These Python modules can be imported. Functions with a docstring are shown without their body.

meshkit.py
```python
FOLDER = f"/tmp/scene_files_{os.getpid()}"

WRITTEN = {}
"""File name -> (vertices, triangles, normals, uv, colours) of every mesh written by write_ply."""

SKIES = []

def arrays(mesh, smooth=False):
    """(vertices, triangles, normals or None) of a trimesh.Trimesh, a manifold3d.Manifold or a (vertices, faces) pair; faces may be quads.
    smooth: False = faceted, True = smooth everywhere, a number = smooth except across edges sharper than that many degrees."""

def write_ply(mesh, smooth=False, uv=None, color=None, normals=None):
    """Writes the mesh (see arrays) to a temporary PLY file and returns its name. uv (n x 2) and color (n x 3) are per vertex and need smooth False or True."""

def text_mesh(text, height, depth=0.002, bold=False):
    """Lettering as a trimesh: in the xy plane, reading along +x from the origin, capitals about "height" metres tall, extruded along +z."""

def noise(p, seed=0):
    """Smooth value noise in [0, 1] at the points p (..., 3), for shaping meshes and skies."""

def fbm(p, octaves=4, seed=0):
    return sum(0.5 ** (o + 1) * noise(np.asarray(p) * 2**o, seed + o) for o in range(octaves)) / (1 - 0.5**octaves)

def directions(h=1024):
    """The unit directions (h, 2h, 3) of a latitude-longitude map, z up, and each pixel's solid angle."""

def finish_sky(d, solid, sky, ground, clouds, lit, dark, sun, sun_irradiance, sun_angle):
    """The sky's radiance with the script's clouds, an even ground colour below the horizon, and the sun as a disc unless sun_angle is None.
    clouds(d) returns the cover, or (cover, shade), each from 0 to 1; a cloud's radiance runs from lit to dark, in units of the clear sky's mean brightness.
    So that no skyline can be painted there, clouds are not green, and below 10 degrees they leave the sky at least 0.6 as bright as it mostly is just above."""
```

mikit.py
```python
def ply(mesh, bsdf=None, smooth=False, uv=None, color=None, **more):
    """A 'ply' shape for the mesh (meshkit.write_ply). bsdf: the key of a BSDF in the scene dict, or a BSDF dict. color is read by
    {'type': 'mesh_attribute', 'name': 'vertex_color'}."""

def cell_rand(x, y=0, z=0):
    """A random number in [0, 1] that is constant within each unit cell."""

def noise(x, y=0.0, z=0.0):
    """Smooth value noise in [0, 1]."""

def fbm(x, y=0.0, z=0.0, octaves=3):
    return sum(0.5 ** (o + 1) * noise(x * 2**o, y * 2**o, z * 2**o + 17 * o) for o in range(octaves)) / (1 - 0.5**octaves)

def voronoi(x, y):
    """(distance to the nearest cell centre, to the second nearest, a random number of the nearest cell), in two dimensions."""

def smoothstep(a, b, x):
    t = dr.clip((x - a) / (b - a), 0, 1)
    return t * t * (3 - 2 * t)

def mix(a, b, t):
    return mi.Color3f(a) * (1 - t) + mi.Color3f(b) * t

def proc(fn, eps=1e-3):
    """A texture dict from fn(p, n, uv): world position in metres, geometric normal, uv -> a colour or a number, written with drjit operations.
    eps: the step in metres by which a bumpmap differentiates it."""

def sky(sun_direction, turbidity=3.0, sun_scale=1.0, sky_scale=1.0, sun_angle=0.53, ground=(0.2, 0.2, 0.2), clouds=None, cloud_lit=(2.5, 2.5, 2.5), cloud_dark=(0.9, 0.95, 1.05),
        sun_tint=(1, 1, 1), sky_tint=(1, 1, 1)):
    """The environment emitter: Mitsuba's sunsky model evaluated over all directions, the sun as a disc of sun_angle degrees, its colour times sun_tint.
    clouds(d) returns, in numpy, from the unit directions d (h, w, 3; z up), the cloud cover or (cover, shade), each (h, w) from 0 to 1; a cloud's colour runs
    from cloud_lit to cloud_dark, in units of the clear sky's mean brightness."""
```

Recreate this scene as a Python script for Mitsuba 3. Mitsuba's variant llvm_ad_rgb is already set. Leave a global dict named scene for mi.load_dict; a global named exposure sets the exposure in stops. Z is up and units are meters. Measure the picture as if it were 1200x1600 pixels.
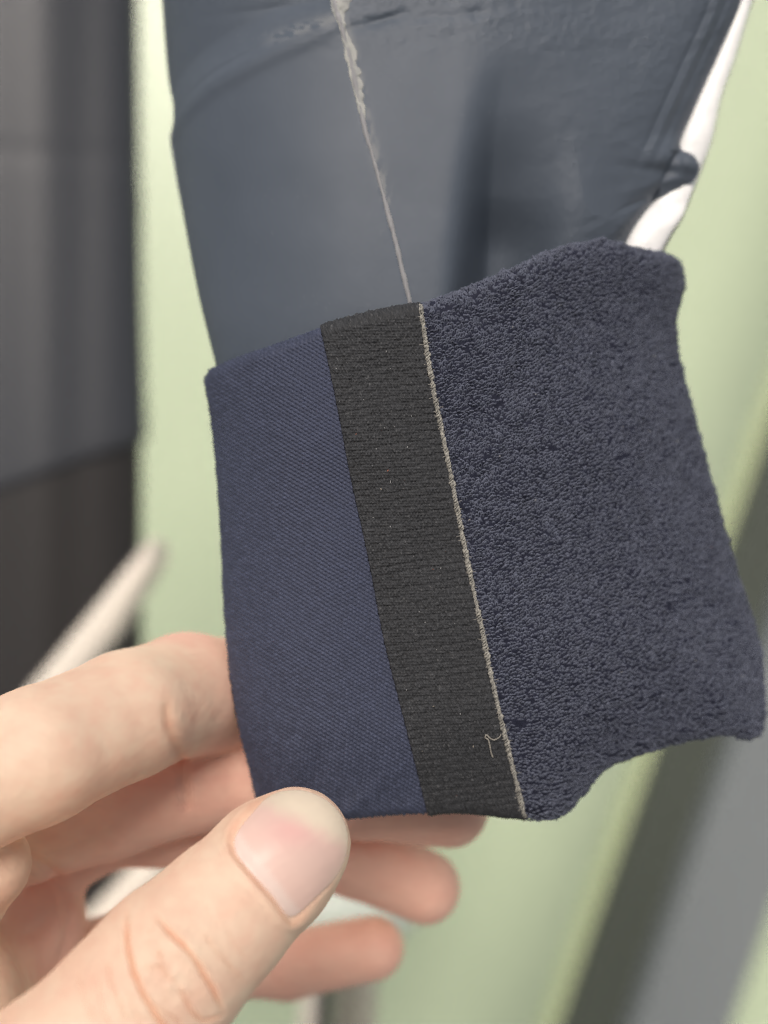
import math
import numpy as np
import trimesh
import drjit as dr
import mitsuba as mi
import mikit
import meshkit
from scipy.interpolate import PchipInterpolator
from scipy.ndimage import map_coordinates, gaussian_filter
from scipy.sparse import csr_matrix
from mikit import proc, noise, fbm, voronoi, smoothstep, mix

rng = np.random.default_rng(7)
T = mi.ScalarTransform4f

# ------------------------------------------------------------------ camera, sky, exposure
EYE_H = 1.20                      # camera height above the floor
D0 = 0.170                        # distance from the lens to the cuff
S = 0.000105                      # metres per plan unit at that distance (the plan is 1200 x 1600 units)
EYE = np.array([0.0, -D0, EYE_H])
scene, labels = {}, {}
scene['camera'] = {
    'type': 'thinlens', 'fov': math.degrees(2 * math.atan(600 * S / D0)), 'fov_axis': 'x',
    'aperture_radius': 0.0029, 'focus_distance': 0.1595, 'near_clip': 0.01, 'far_clip': 50.0,
    'to_world': T().look_at(origin=EYE.tolist(), target=[0, 1, EYE_H], up=[0, 0, 1])}
scene['sky'] = mikit.sky([-0.10, -1.0, 0.66], turbidity=3, sun_scale=0.44, sun_angle=26, sky_scale=1.0, clouds=lambda d: 1.0,
                         cloud_lit=(0.66, 0.70, 0.77), ground=(0.3, 0.3, 0.29), sun_tint=(0.88, 1.0, 1.32))
exposure = 2.5


def at(x, y, d):
    """Plan position (x right, y down) at the distance d in front of the lens -> world point."""
    x, y, d = np.broadcast_arrays(np.asarray(x, float), np.asarray(y, float), np.asarray(d, float))
    k = S * d / D0
    return np.stack([(x - 600) * k, d - D0, EYE_H - (y - 800) * k], -1)


def unit(d):
    return S * d / D0


# ------------------------------------------------------------------ materials
def mat(name, d):
    scene[name] = d
    return name


def lin(r, g, b):
    c = np.array([r, g, b]) / 255.0
    return np.where(c < 0.04045, c / 12.92, ((c + 0.055) / 1.055) ** 2.4).tolist()


VC = {'type': 'mesh_attribute', 'name': 'vertex_color'}


def rgb(c):
    return {'type': 'rgb', 'value': [float(x) for x in c]}


def principled(base, rough, **k):
    return {'type': 'twosided', 'b': {'type': 'principled', 'base_color': base, 'roughness': rough, **k}}


def bumped(base, fn, scale, eps=2e-5):
    return {'type': 'twosided', 'b': {'type': 'bumpmap', 'arbitrary': proc(fn, eps), 'scale': scale, 'bsdf': base}}


def rubber_bump(p, n, uv):
    return fbm(p.x * 2500, p.y * 2500, p.z * 2500, 2) * 0.5 + fbm(p.x * 420, p.y * 420, p.z * 900, 3)


def skin_bump(p, n, uv):
    a = voronoi(p.x * 2600 + p.y * 900, p.z * 2600 + p.y * 1400)
    return (a[1] - a[0]) * 0.6 + fbm(p.x * 700, p.y * 700, p.z * 700, 2)


mat('m_rubber', bumped({'type': 'principled', 'base_color': VC, 'roughness': 0.57, 'specular': 0.43}, rubber_bump, 0.000022))
mat('m_rubber_far', principled(rgb((0.037, 0.041, 0.050)), 0.5, specular=0.6))
mat('m_rubber_far_dark', principled(rgb((0.028, 0.026, 0.026)), 0.5, specular=0.4))
mat('m_painted_sun', principled(rgb((0.92, 0.92, 0.91)), 0.35, specular=0.5))  # near-white base colour carrying the sun patch on the sleeve flank
mat('m_binding', principled(rgb((0.13, 0.12, 0.125)), 0.6))
mat('m_yarn', principled(VC, 0.8, specular=0.25, sheen=0.8, sheen_tint=0.3))
mat('m_knit', principled(VC, 0.7, specular=0.35, sheen=0.2))
mat('m_tape', principled(VC, 0.75, specular=0.3, sheen=0.15))
mat('m_thread', principled(VC, 0.8, specular=0.3))
mat('m_skin', bumped({'type': 'principled', 'base_color': VC, 'roughness': 0.52, 'specular': 0.42, 'sheen': 0.15}, skin_bump, 0.00009))
mat('m_nail', principled(VC, 0.30, specular=0.5, clearcoat=0.25, clearcoat_gloss=0.7))
mat('m_wall', principled(rgb((0.55, 0.645, 0.445)), 0.32, specular=0.75))
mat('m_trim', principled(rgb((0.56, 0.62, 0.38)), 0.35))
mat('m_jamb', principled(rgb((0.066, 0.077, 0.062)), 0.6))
mat('m_frame', principled(rgb((0.205, 0.225, 0.232)), 0.45))
mat('m_cream', principled(rgb((0.88, 0.80, 0.69)), 0.4))
mat('m_mint', principled(rgb((0.78, 0.84, 0.74)), 0.4))
mat('m_black', principled(rgb((0.022, 0.024, 0.026)), 0.5))
mat('m_greyleg', principled(rgb((0.25, 0.22, 0.19)), 0.5))
mat('m_paleleg', principled(rgb((0.42, 0.38, 0.33)), 0.5))


def put(key, mesh, bsdf, smooth=True, color=None, **k):
    n, base = 1, key
    while key in scene:
        key = '%s_%03d' % (base, n)
        n += 1
    scene[key] = mikit.ply(mesh, bsdf, smooth=smooth, color=color, **k)
    return key


def tag(key, label=None, category=None, **k):
    labels[key] = {**({'label': label} if label else {}), **({'category': category} if category else {}), **k}


# ------------------------------------------------------------------ mesh helpers
def grid_faces(nr, nc, flip=False):
    i = np.arange((nr - 1) * (nc - 1))
    r, c = i // (nc - 1), i % (nc - 1)
    a = r * nc + c
    q = np.stack([a, a + nc, a + nc + 1, a + 1], 1)
    if flip:
        q = q[:, ::-1]
    return np.vstack([q[:, [0, 1, 2]], q[:, [0, 2, 3]]])


def grid_normals(P):
    du, dv = np.gradient(P, axis=1), np.gradient(P, axis=0)
    n = np.cross(dv, du)
    n /= np.linalg.norm(n, axis=-1, keepdims=True) + 1e-20
    view = EYE - P
    m = np.mean(np.sum(n * view, -1))
    return n if m > 0 else -n


def polyline(pts):
    pts = np.asarray(pts, float)
    t = np.concatenate([[0], np.cumsum(np.linalg.norm(np.diff(pts[:, :2], axis=0), axis=1))])
    f = PchipInterpolator(t / t[-1], pts, axis=0)
    return lambda u: f(np.clip(u, 0, 1))


def of_y(pts):
    pts = np.asarray(sorted(pts, key=lambda q: q[1]), float)
    f = PchipInterpolator(pts[:, 1], pts[:, 0])
    lo, hi = pts[0, 1], pts[-1, 1]
    return lambda y: f(np.clip(y, lo, hi))


def tube(path, radius, sides=8, cap=True):
    """A tube along the points of path with a radius per point."""
    path = np.asarray(path, float)
    r = np.broadcast_to(np.asarray(radius, float), (len(path),))
    t = np.gradient(path, axis=0)
    t /= np.linalg.norm(t, axis=1, keepdims=True) + 1e-20
    ref = np.array([0.31, 0.9, 0.23])
    a = np.cross(t, ref)
    a /= np.linalg.norm(a, axis=1, keepdims=True)
    b = np.cross(t, a)
    ang = np.arange(sides) * 2 * np.pi / sides
    v = (path[:, None] + r[:, None, None] * (np.cos(ang)[None, :, None] * a[:, None] + np.sin(ang)[None, :, None] * b[:, None])).reshape(-1, 3)
    n = len(path)
    i, j = np.meshgrid(np.arange(n - 1), np.arange(sides), indexing='ij')
    p, q = i * sides + j, i * sides + (j + 1) % sides
    f = np.vstack([np.stack([p, q, q + sides], -1).reshape(-1, 3), np.stack([p, q + sides, p + sides], -1).reshape(-1, 3)])
    if cap:
        v = np.vstack([v, path[0], path[-1]])
        k = np.arange(sides)
        f = np.vstack([f, np.stack([np.full(sides, n * sides), (k + 1) % sides, k], 1),
                       np.stack([np.full(sides, n * sides + 1), (n - 1) * sides + k, (n - 1) * sides + (k + 1) % sides], 1)])
    return v, f


def join(meshes):
    vs, fs, o = [], [], 0
    for v, f in meshes:
        vs.append(v)
        fs.append(np.asarray(f) + o)
        o += len(v)
    return np.vstack(vs), np.vstack(fs)


def sstep(a, b, x):
    t = np.clip((x - a) / (b - a), 0, 1)
    return t * t * (3 - 2 * t)


def dist_poly(x, y, pts):
    """Distance from plan points to a polyline, and the position along it (0 to 1)."""
    pts = np.asarray(pts, float)
    best, where = np.full(np.shape(x), 1e9), np.zeros(np.shape(x))
    n = len(pts) - 1
    for k in range(n):
        a, b = pts[k], pts[k + 1]
        d = b - a
        t = np.clip(((x - a[0]) * d[0] + (y - a[1]) * d[1]) / (d @ d), 0, 1)
        e = np.hypot(x - a[0] - t * d[0], y - a[1] - t * d[1])
        where = np.where(e < best, (k + t) / n, where)
        best = np.minimum(best, e)
    return best, where


# ------------------------------------------------------------------ setting: wall
def box_mesh(x0, x1, y0, y1, z0, z1):
    m = trimesh.creation.box((x1 - x0, y1 - y0, z1 - z0))
    m.apply_translation(((x0 + x1) / 2, (y0 + y1) / 2, (z0 + z1) / 2))
    return m


WALL_D = 1.30
put('wall', box_mesh(-2.2, 2.2, WALL_D - D0, WALL_D - D0 + 0.1, 0.0, 2.6), 'm_wall', smooth=False)
tag('wall', 'pale green painted wall behind the hanging wetsuits', 'wall', kind='structure')

# ------------------------------------------------------------------ leaning door frame at the right
def slab(a0, a1, b0, b1, d, depth, key, m):
    """A bar whose front face has the edges a0-a1 and b0-b1 (plan), chamfered, depth metres deep."""
    c = [at(*a0, d), at(*b0, d), at(*b1, d), at(*a1, d)]
    front = np.array(c)
    mid = front.mean(0)
    inner = front.copy()
    ch = 0.004
    ax = (front[1] - front[0]) / np.linalg.norm(front[1] - front[0])
    inner[[0, 3]] += ax * ch
    inner[[1, 2]] -= ax * ch
    o = np.array([0, 1, 0])
    rings = [inner, front + o * ch, front + o * depth]
    v = np.vstack(rings)
    f = [[0, 1, 2], [0, 2, 3]]
    for r in range(2):
        for k in range(4):
            a, b = r * 4 + k, r * 4 + (k + 1) % 4
            f += [[a, a + 4, b + 4], [a, b + 4, b]]
    f += [[8, 10, 9], [8, 11, 10]]
    mesh = trimesh.Trimesh(v, f, process=False)
    mesh.fix_normals()
    return put(key, mesh, m, smooth=False)


def lean(x, y):
    """A point on the leaning edge through (x, y): the frame leans at the same angle all along."""
    def f(yy):
        return x + (y - yy) * 0.352
    return f


e0, e1, e2, e3 = lean(1012, 1176), lean(1034, 1176), lean(1142, 1183), lean(1295, 1183)
Y0, Y1 = -900, 2500
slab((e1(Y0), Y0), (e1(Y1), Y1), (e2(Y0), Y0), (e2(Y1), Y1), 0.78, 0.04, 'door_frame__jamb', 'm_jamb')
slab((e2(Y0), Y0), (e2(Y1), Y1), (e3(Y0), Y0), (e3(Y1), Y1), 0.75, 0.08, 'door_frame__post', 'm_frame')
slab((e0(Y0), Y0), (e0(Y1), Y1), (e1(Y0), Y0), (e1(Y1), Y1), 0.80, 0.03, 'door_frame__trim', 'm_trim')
tag('door_frame', 'leaning grey metal frame post with dark green inner edge at the right', 'frame')
tag('door_frame__jamb', 'dark green inner strip')
tag('door_frame__trim', 'lime green trim strip')

# ------------------------------------------------------------------ rack tubes and legs in the background
def rounded_tube(a, b, r, d, n=24):
    p0, p1 = at(*a, d), at(*b, d)
    t = np.linspace(0, 1, n)
    L = np.linalg.norm(p1 - p0)
    s = t * L
    rr = r * np.sqrt(np.clip(1 - np.clip(1 - np.minimum(s, L - s) / r, 0, 1) ** 2, 0.02, 1))
    t2 = np.concatenate([np.linspace(0, r / L, 8), np.linspace(r / L, 1 - r / L, 6)[1:-1], np.linspace(1 - r / L, 1, 8)])
    s = t2 * L
    rr = r * np.sqrt(np.clip(1 - np.clip(1 - np.minimum(s, L - s) / r, 0, 1) ** 2, 0.01, 1))
    return tube(p0 + (p1 - p0) * t2[:, None], rr, 24)


tv, tf = rounded_tube((268, 848), (-170, 1388), 30 * unit(0.385), 0.385, )
tv[:, 0] = np.minimum(tv[:, 0], at(249, 0, 0.385)[0] + 0.25 * (tv[:, 1] - at(0, 0, 0.385)[1]))        # cut off square at its upper end
k = put('rack_tube', (tv, tf), 'm_cream', smooth=40)
tag(k, 'cream plastic tube slanting across the dark hanging wetsuit', 'tube')
k = put('rack_tube', rounded_tube((300, 1290), (60, 1545), 27 * unit(0.40), 0.40), 'm_cream')
tag(k, 'short cream tube end glimpsed in the gap between palm and thumb', 'tube')
k = put('rack_rail', rounded_tube((395, 1430), (660, 1408), 48 * unit(0.55), 0.55), 'm_mint')
tag(k, 'pale mint white rail seen through the gap between the fingers and thumb', 'rail')
for (xa, xb, r, m, what) in ((489, 478, 14, 'm_cream', 'cream leg'), (514, 504, 12, 'm_black', 'black leg'), (546, 538, 15, 'm_greyleg', 'grey brown leg'), (578, 572, 13, 'm_paleleg', 'pale grey leg')):
    k = put('rack_stand', rounded_tube((xa, 1470), (xb - 14, 1900), r * unit(0.48), 0.48), m)
    tag(k, what + ' of the rack showing below the little finger', 'leg', group='rack legs below the hand')

# ------------------------------------------------------------------ wetsuit hanging at the left, out of focus
def far_panel(key, xr, ytop, ybot, d0, m, rows=90, cols=90):
    """A hanging panel: right edge xr(y), top and bottom as functions of x, folded in depth and closed behind."""
    v = np.linspace(0, 1, rows)[:, None]
    a = np.linspace(0, np.pi, cols)[None, :]
    xl = -620.0
    f = (1 - np.cos(a)) / 2
    for it in range(2):
        y = ytop(xl + f * 800) + v * (ybot(xl + f * 800) - ytop(xl + f * 800))
        x = xl + (xr(y) - xl) * f
    dep = d0 - 0.030 * np.sin(a) ** 0.8
    dep = dep + 0.0042 * 0.15 * np.exp(-((x - 138 + 0.02 * y) / 34) ** 2) - 0.002 * np.exp(-((x - 60) / 50) ** 2) + 0.0016 * 0.4 * np.sin(x / 90 + y / 300)
    dep = dep + 0.0004 * np.exp(-((y - 236 - 0.05 * x) / 9) ** 2)
    front = at(x, y, dep)
    roll = []
    for ph in np.linspace(0.3, 1, 6):
        r = 0.0025
        e = at(x[-1], y[-1], dep[-1] + r * (1 - np.cos(ph * np.pi)))
        e[:, 2] -= r * np.sin(ph * np.pi) * 1.0
        roll.append(e)
    front = np.concatenate([front, np.array(roll)], 0)
    back = at(x, y, d0 + 0.030 * np.sin(a) + 0 * y)
    return put(key, join([(front.reshape(-1, 3), grid_faces(*front.shape[:2])), (back.reshape(-1, 3), grid_faces(rows, cols, True))]), m)


far_panel('wetsuit_001__lower_panel', of_y([(222, -300), (222, 300), (222, 800), (224, 1300), (224, 2000)]), lambda x: 0 * x + 300, lambda x: 0 * x + 1500, 0.4378, 'm_rubber_far_dark')
far_panel('wetsuit_001__upper_panel', of_y([(212, -500), (217, 0), (219, 200), (223, 450), (227, 600), (230, 680), (231, 900)]), lambda x: 0 * x - 500, lambda x: 745 - 0.37 * x, 0.436, 'm_rubber_far')
tag('wetsuit_001', 'blurred dark charcoal wetsuit hanging at the left edge behind', 'wetsuit')
tag('wetsuit_001__lower_panel', 'darker inner layer below the slanted hem')

# ------------------------------------------------------------------ outline and depth of the turned-up cuff
CL = polyline([(319, 596), (330, 660), (340, 760), (346, 860), (350, 950), (358, 1040), (372, 1130), (394, 1220), (402, 1262)])
B1 = polyline([(501, 512), (520, 600), (547, 740), (575, 870), (600, 1000), (625, 1100), (648, 1190), (668, 1270)])
B2 = polyline([(657, 476), (672, 580), (700, 720), (725, 850), (750, 970), (775, 1090), (799, 1190), (820, 1278)])
CR = polyline([(1062, 408), (1068, 425), (1070, 445), (1062, 480), (1057, 510), (1060, 545), (1072, 600), (1086, 650), (1104, 720), (1122, 785), (1142, 860), (1162, 925), (1182, 985), (1192, 1030), (1194, 1080), (1196, 1115), (1192, 1138), (1184, 1150)])
T1 = polyline([(319, 596), (326, 580), (345, 570), (390, 552), (440, 535), (501, 512)])
T2 = polyline([(501, 512), (560, 495), (620, 481), (657, 476)])
T3 = polyline([(657, 476), (700, 461), (750, 441), (800, 421), (850, 397), (900, 381), (940, 376), (975, 383), (1010, 392), (1040, 397), (1062, 408)])
U1 = polyline([(402, 1262), (460, 1270), (540, 1279), (600, 1274), (668, 1270)])
U2 = polyline([(668, 1270), (700, 1267), (740, 1268), (780, 1273), (820, 1278)])
U3 = polyline([(820, 1278), (850, 1279), (873, 1276), (893, 1264), (908, 1246), (922, 1226), (945, 1204), (980, 1186), (1020, 1170), (1060, 1160), (1100, 1152), (1140, 1148), (1168, 1155), (1184, 1150)])
cuff_l = of_y([(322, 380), (319, 596), (330, 660), (346, 860), (350, 950), (358, 1040), (372, 1130), (394, 1220), (402, 1262), (406, 1300)])
cuff_r = of_y([(1066, 370), (1068, 425), (1064, 500), (1068, 570), (1086, 650), (1122, 785), (1162, 925), (1192, 1030), (1204, 1100), (1212, 1200), (1216, 1300)])


def cuff_depth(x, y):
    l, r = cuff_l(y), cuff_r(y)
    n = np.clip(2 * (x - l) / (r - l) - 1, -1, 1)
    s = (n + 1) / 2
    t = np.interp(y, [380, 700, 1000, 1280], [0.0140, 0.0135, 0.0115, 0.0085])
    d = 0.1715 + 0.0055 * (1 - s) ** 6 + 0.0145 * s ** 1.6 + 0.0042 * sstep(1080, 1290, y) ** 2 - t * np.clip(1 - np.abs(n) ** 2.3, 0, 1) ** 0.60
    d = d + 0.0050 * sstep(1000, 1280, y) * sstep(860, 960, x) * sstep(1180, 1000, x) - 0.002 * sstep(1100, 1280, y) * np.exp(-((x - 850) / 60) ** 2)
    d = d - 0.0020 * np.exp(-((x - 1130) / 60) ** 2 - ((y - 1080) / 60) ** 2)
    d = d + 0.0020 * np.exp(-((x - 1060) / 50) ** 2 - ((y - 520) / 60) ** 2)
    d = d - 0.0010 * np.exp(-((x - 960) / 90) ** 2 - ((y - 420) / 40) ** 2)
    for (ax_, ay, bx_, by, wd, am) in ((470, 1250, 560, 1060, 26, 0.0007), (430, 1250, 408, 1060, 18, -0.0004), (540, 1270, 680, 1150, 22, -0.0006)):
        tt_ = np.clip(((x - ax_) * (bx_ - ax_) + (y - ay) * (by - ay)) / ((bx_ - ax_) ** 2 + (by - ay) ** 2), 0, 1)
        d = d + am * (1 - tt_) ** 1.5 * np.exp(-(np.hypot(x - ax_ - tt_ * (bx_ - ax_), y - ay - tt_ * (by - ay)) / (wd * (0.5 + tt_))) ** 2)
    p = np.stack([x / 150.0, y / 170.0, 0 * x + 8], -1)
    return d + 0.0022 * (meshkit.fbm(p, 2, 3) - 0.5)


CUFF_TOP = np.array([(319, 596), (345, 570), (390, 552), (440, 535), (501, 512), (560, 495), (620, 481), (657, 476), (700, 461), (750, 441), (800, 421), (850, 397), (900, 381), (940, 376), (975, 383), (1010, 392), (1062, 408)], float)


def cuff_top(x):
    return np.interp(x, CUFF_TOP[:, 0], CUFF_TOP[:, 1])


# ------------------------------------------------------------------ the wetsuit sleeve in front
SL = of_y([(246, -160), (253, 0), (258, 70), (264, 130), (271, 170), (271, 190), (266, 213), (272, 260), (285, 330), (298, 400), (310, 460), (338, 575), (352, 640), (372, 760)])
SR = of_y([(1200, -160), (1161, 0), (1132, 60), (1109, 119), (1086, 170), (1062, 224), (1063, 233), (1080, 240), (1089, 250), (1093, 262), (1088, 278), (1066, 293), (1040, 302), (1020, 316), (999, 340), (985, 364), (976, 390), (960, 480), (945, 640), (935, 760)])
SRD = of_y([(1200, -160), (1161, 0), (1109, 119), (1058, 232), (1020, 310), (976, 390), (960, 480), (945, 640), (935, 760)])
SLD = of_y([(246, -160), (253, 0), (262, 120), (270, 213), (285, 330), (310, 460), (338, 575), (372, 760)])
SEAM = [(519, -60), (524, 6), (533, 40), (545, 84), (555, 130), (563, 170), (571, 205), (584, 250), (600, 310), (616, 370), (629, 425), (641, 476), (655, 560), (668, 640)]
CREASE = [(262, 205), (290, 160), (330, 122), (381, 92), (430, 66), (480, 44), (522, 28)]
seam_x = of_y(SEAM)
crease_y = PchipInterpolator([p[0] for p in CREASE], [p[1] for p in CREASE])


def lobe_of(x, y):
    return np.exp(-((x - 1078) / 56) ** 2 - np.abs((y - 271) / 46) ** 3)


def sleeve_depth(x, y):
    l, r = SLD(y), SRD(y)
    n = np.clip(2 * (x - l) / (r - l) - 1, -1, 1)
    tl = PchipInterpolator([-200, 250, 560, 900], [0.0260, 0.0245, 0.0160, 0.0110])(y)
    u = np.clip((x - l) / 310.0, 0.0004, 1)
    left = 0.1668 + tl - tl * np.sqrt(1 - (1 - u) ** 2)
    w = np.clip((r - x) / 120.0, 0, 1)
    right = 0.0085 * (1 - np.sqrt(1 - (1 - w) ** 2)) + 0.0105 * sstep(720, 1150, x) * np.interp(y, [-100, 400], [0.9, 1.1])
    d = left + right + PchipInterpolator([-200, 0, 500, 900], [0.0045, 0.003, 0.0, 0.0])(y)
    # the fold that runs down beside the seam into the cuff
    xv = PchipInterpolator([-200, 60, 200, 320, 440, 600, 900], [830, 800, 778, 769, 762, 758, 750])(y)
    e = x - xv
    amp = PchipInterpolator([-200, 40, 160, 300, 400, 480, 900], [0, 0, 0.0020, 0.0095, 0.0160, 0.0175, 0.0175])(y)
    d = d + amp * np.where(e < 0, np.exp(-(e / 34) ** 2), np.exp(-(e / 100) ** 2))
    d = d + PchipInterpolator([-200, 0, 250, 460, 900], [0, 0, 0.001, 0.002, 0.002])(y) * sstep(740, 860, x)
    # pinched crease at the upper left
    yc = crease_y(np.clip(x, 262, 522))
    above = yc - y
    w = sstep(545, 505, x)
    d = d + w * 0.0034 * sstep(-8, 58, above) * np.exp(-np.clip(above, 0, None) / 420.0)
    d = d - w * 0.0006 * np.exp(-((above + 16) / 17) ** 2)
    d = d + w * 0.0003 * np.exp(-((above - 5) / 5) ** 2)
    # pucker round the seam near the top
    for (px, py, q, sx, amp2) in ((470, 34, -0.28, 70, 0.0003), (440, 12, -0.12, 80, 0.0003), (600, 30, -0.30, 50, 0.0005), (700, 24, -0.10, 90, 0.00022), (405, 62, -0.45, 60, 0.00025)):
        e2 = (y - py) - q * (x - px)
        d = d + amp2 * np.exp(-(e2 / 8.0) ** 2) * np.exp(-((x - px) / sx) ** 2)
    # folds at the right flank
    for (px, py, q, sx, sy, amp2) in ((1040, 268, 0.12, 60, 9, 0.0007), (1020, 290, -0.25, 60, 10, -0.0008), (1000, 312, -0.45, 55, 9, 0.0008), (975, 350, -0.8, 40, 11, -0.0004)):
        e2 = (y - py) - q * (x - px)
        d = d + amp2 * np.exp(-(e2 / sy) ** 2) * np.exp(-((x - px) / sx) ** 2)
    d = d - 0.0078 * lobe_of(x, y)
    for off, amp2 in ((26, 0.00035), (38, -0.0003), (52, 0.0003)):
        d = d + amp2 * np.exp(-((x - SRD(y) + off) / 4.5) ** 2) * sstep(300, 200, y)
    # a long faint line from the valley towards the upper right, and soft dents
    e3 = x - np.interp(y, [100, 420], [930, 800])
    d = d + 0.00007 * np.exp(-(e3 / 14) ** 2) * sstep(100, 260, y)
    p = np.stack([x / 110.0, y / 110.0, 0 * x], -1)
    d = d + 0.0006 * (meshkit.fbm(p * 0.7, 2, 5) - 0.5)
    p2 = np.stack([x / 26.0 + y / 60.0, y / 20.0, 0 * x + 4], -1)
    mask = np.clip(sstep(780, 1000, x) * 0.6 + sstep(130, 0, y) * sstep(430, 560, x) + 0.10, 0, 1)
    wr = meshkit.fbm(p2, 4, 9) - 0.5
    p3 = np.stack([x / 9.0 - y / 40.0, y / 14.0 + x / 60.0, 0 * x + 2], -1)
    d = d + (0.00040 * wr + 0.00015 * (meshkit.fbm(p3, 2, 10) - 0.5)) * mask
    # seam groove with the right panel butted a little lower
    es = x - seam_x(y)
    d = d + 0.00010 * np.exp(-(es / 4.0) ** 2) + 0.00022 * sstep(-3, 6, es) * np.exp(-np.clip(es, 0, None) / 60)
    # inside the cuff the sleeve lies behind the cuff's front layer
    ty = cuff_top(x)
    return d + np.maximum(cuff_depth(x, np.maximum(y, ty + 16)) + 0.0046 - d, 0) * sstep(ty - 260, ty - 4, y) ** 1.5


rows, cols = 520, 560
yy = np.linspace(-160, 740, rows)[:, None]
ff = (1 - np.cos(np.linspace(0, np.pi, cols)))[None, :] / 2
ff = 0.55 * ff + 0.45 * np.linspace(0, 1, cols)[None, :]
ff = np.where(ff < 0, 0, ff)
xx = SL(yy) + (SR(yy) - SL(yy)) * ff
dd = sleeve_depth(xx, yy + 0 * xx)
front = at(xx, yy, dd)
bt = np.linspace(0, 1, 60)[None, :]
bx = SL(yy) + (SRD(yy) - SL(yy)) * bt
nb = np.clip(2 * bt - 1, -1, 1)
backd = dd[:, :1] * (1 - bt) + dd[:, -1:] * bt + 0.016 * (1 - nb ** 2) ** 0.5
backP = at(bx, yy, backd)
backP[:, 0], backP[:, -1] = front[:, 0], front[:, -1]
tn = meshkit.fbm(np.stack([xx / 70, yy / 70 + 0 * xx, 0 * xx], -1), 3, 23)
scol = np.array([0.074, 0.092, 0.119]) + (np.array([0.087, 0.106, 0.136]) - np.array([0.074, 0.092, 0.119])) * tn[..., None]
cd_, ct_ = dist_poly(xx, yy + 0 * xx, [(395, 76), (440, 55), (480, 42), (520, 30)])
sm = np.exp(-(cd_ / 9) ** 2) * sstep(0.02, 0.5, ct_) * sstep(0.35, 0.62, meshkit.fbm(np.stack([xx / 16, yy / 7 + 0 * xx, 0 * xx], -1), 3, 24))
sd_, st_ = dist_poly(xx, yy + 0 * xx, [(p[0] + 5, p[1]) for p in SEAM[1:9]])
sm2 = np.exp(-(sd_ / 9) ** 2) * sstep(0.30, 0.6, meshkit.fbm(np.stack([xx / 8, yy / 20 + 0 * xx, 0 * xx], -1), 3, 25)) * 0.4
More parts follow.
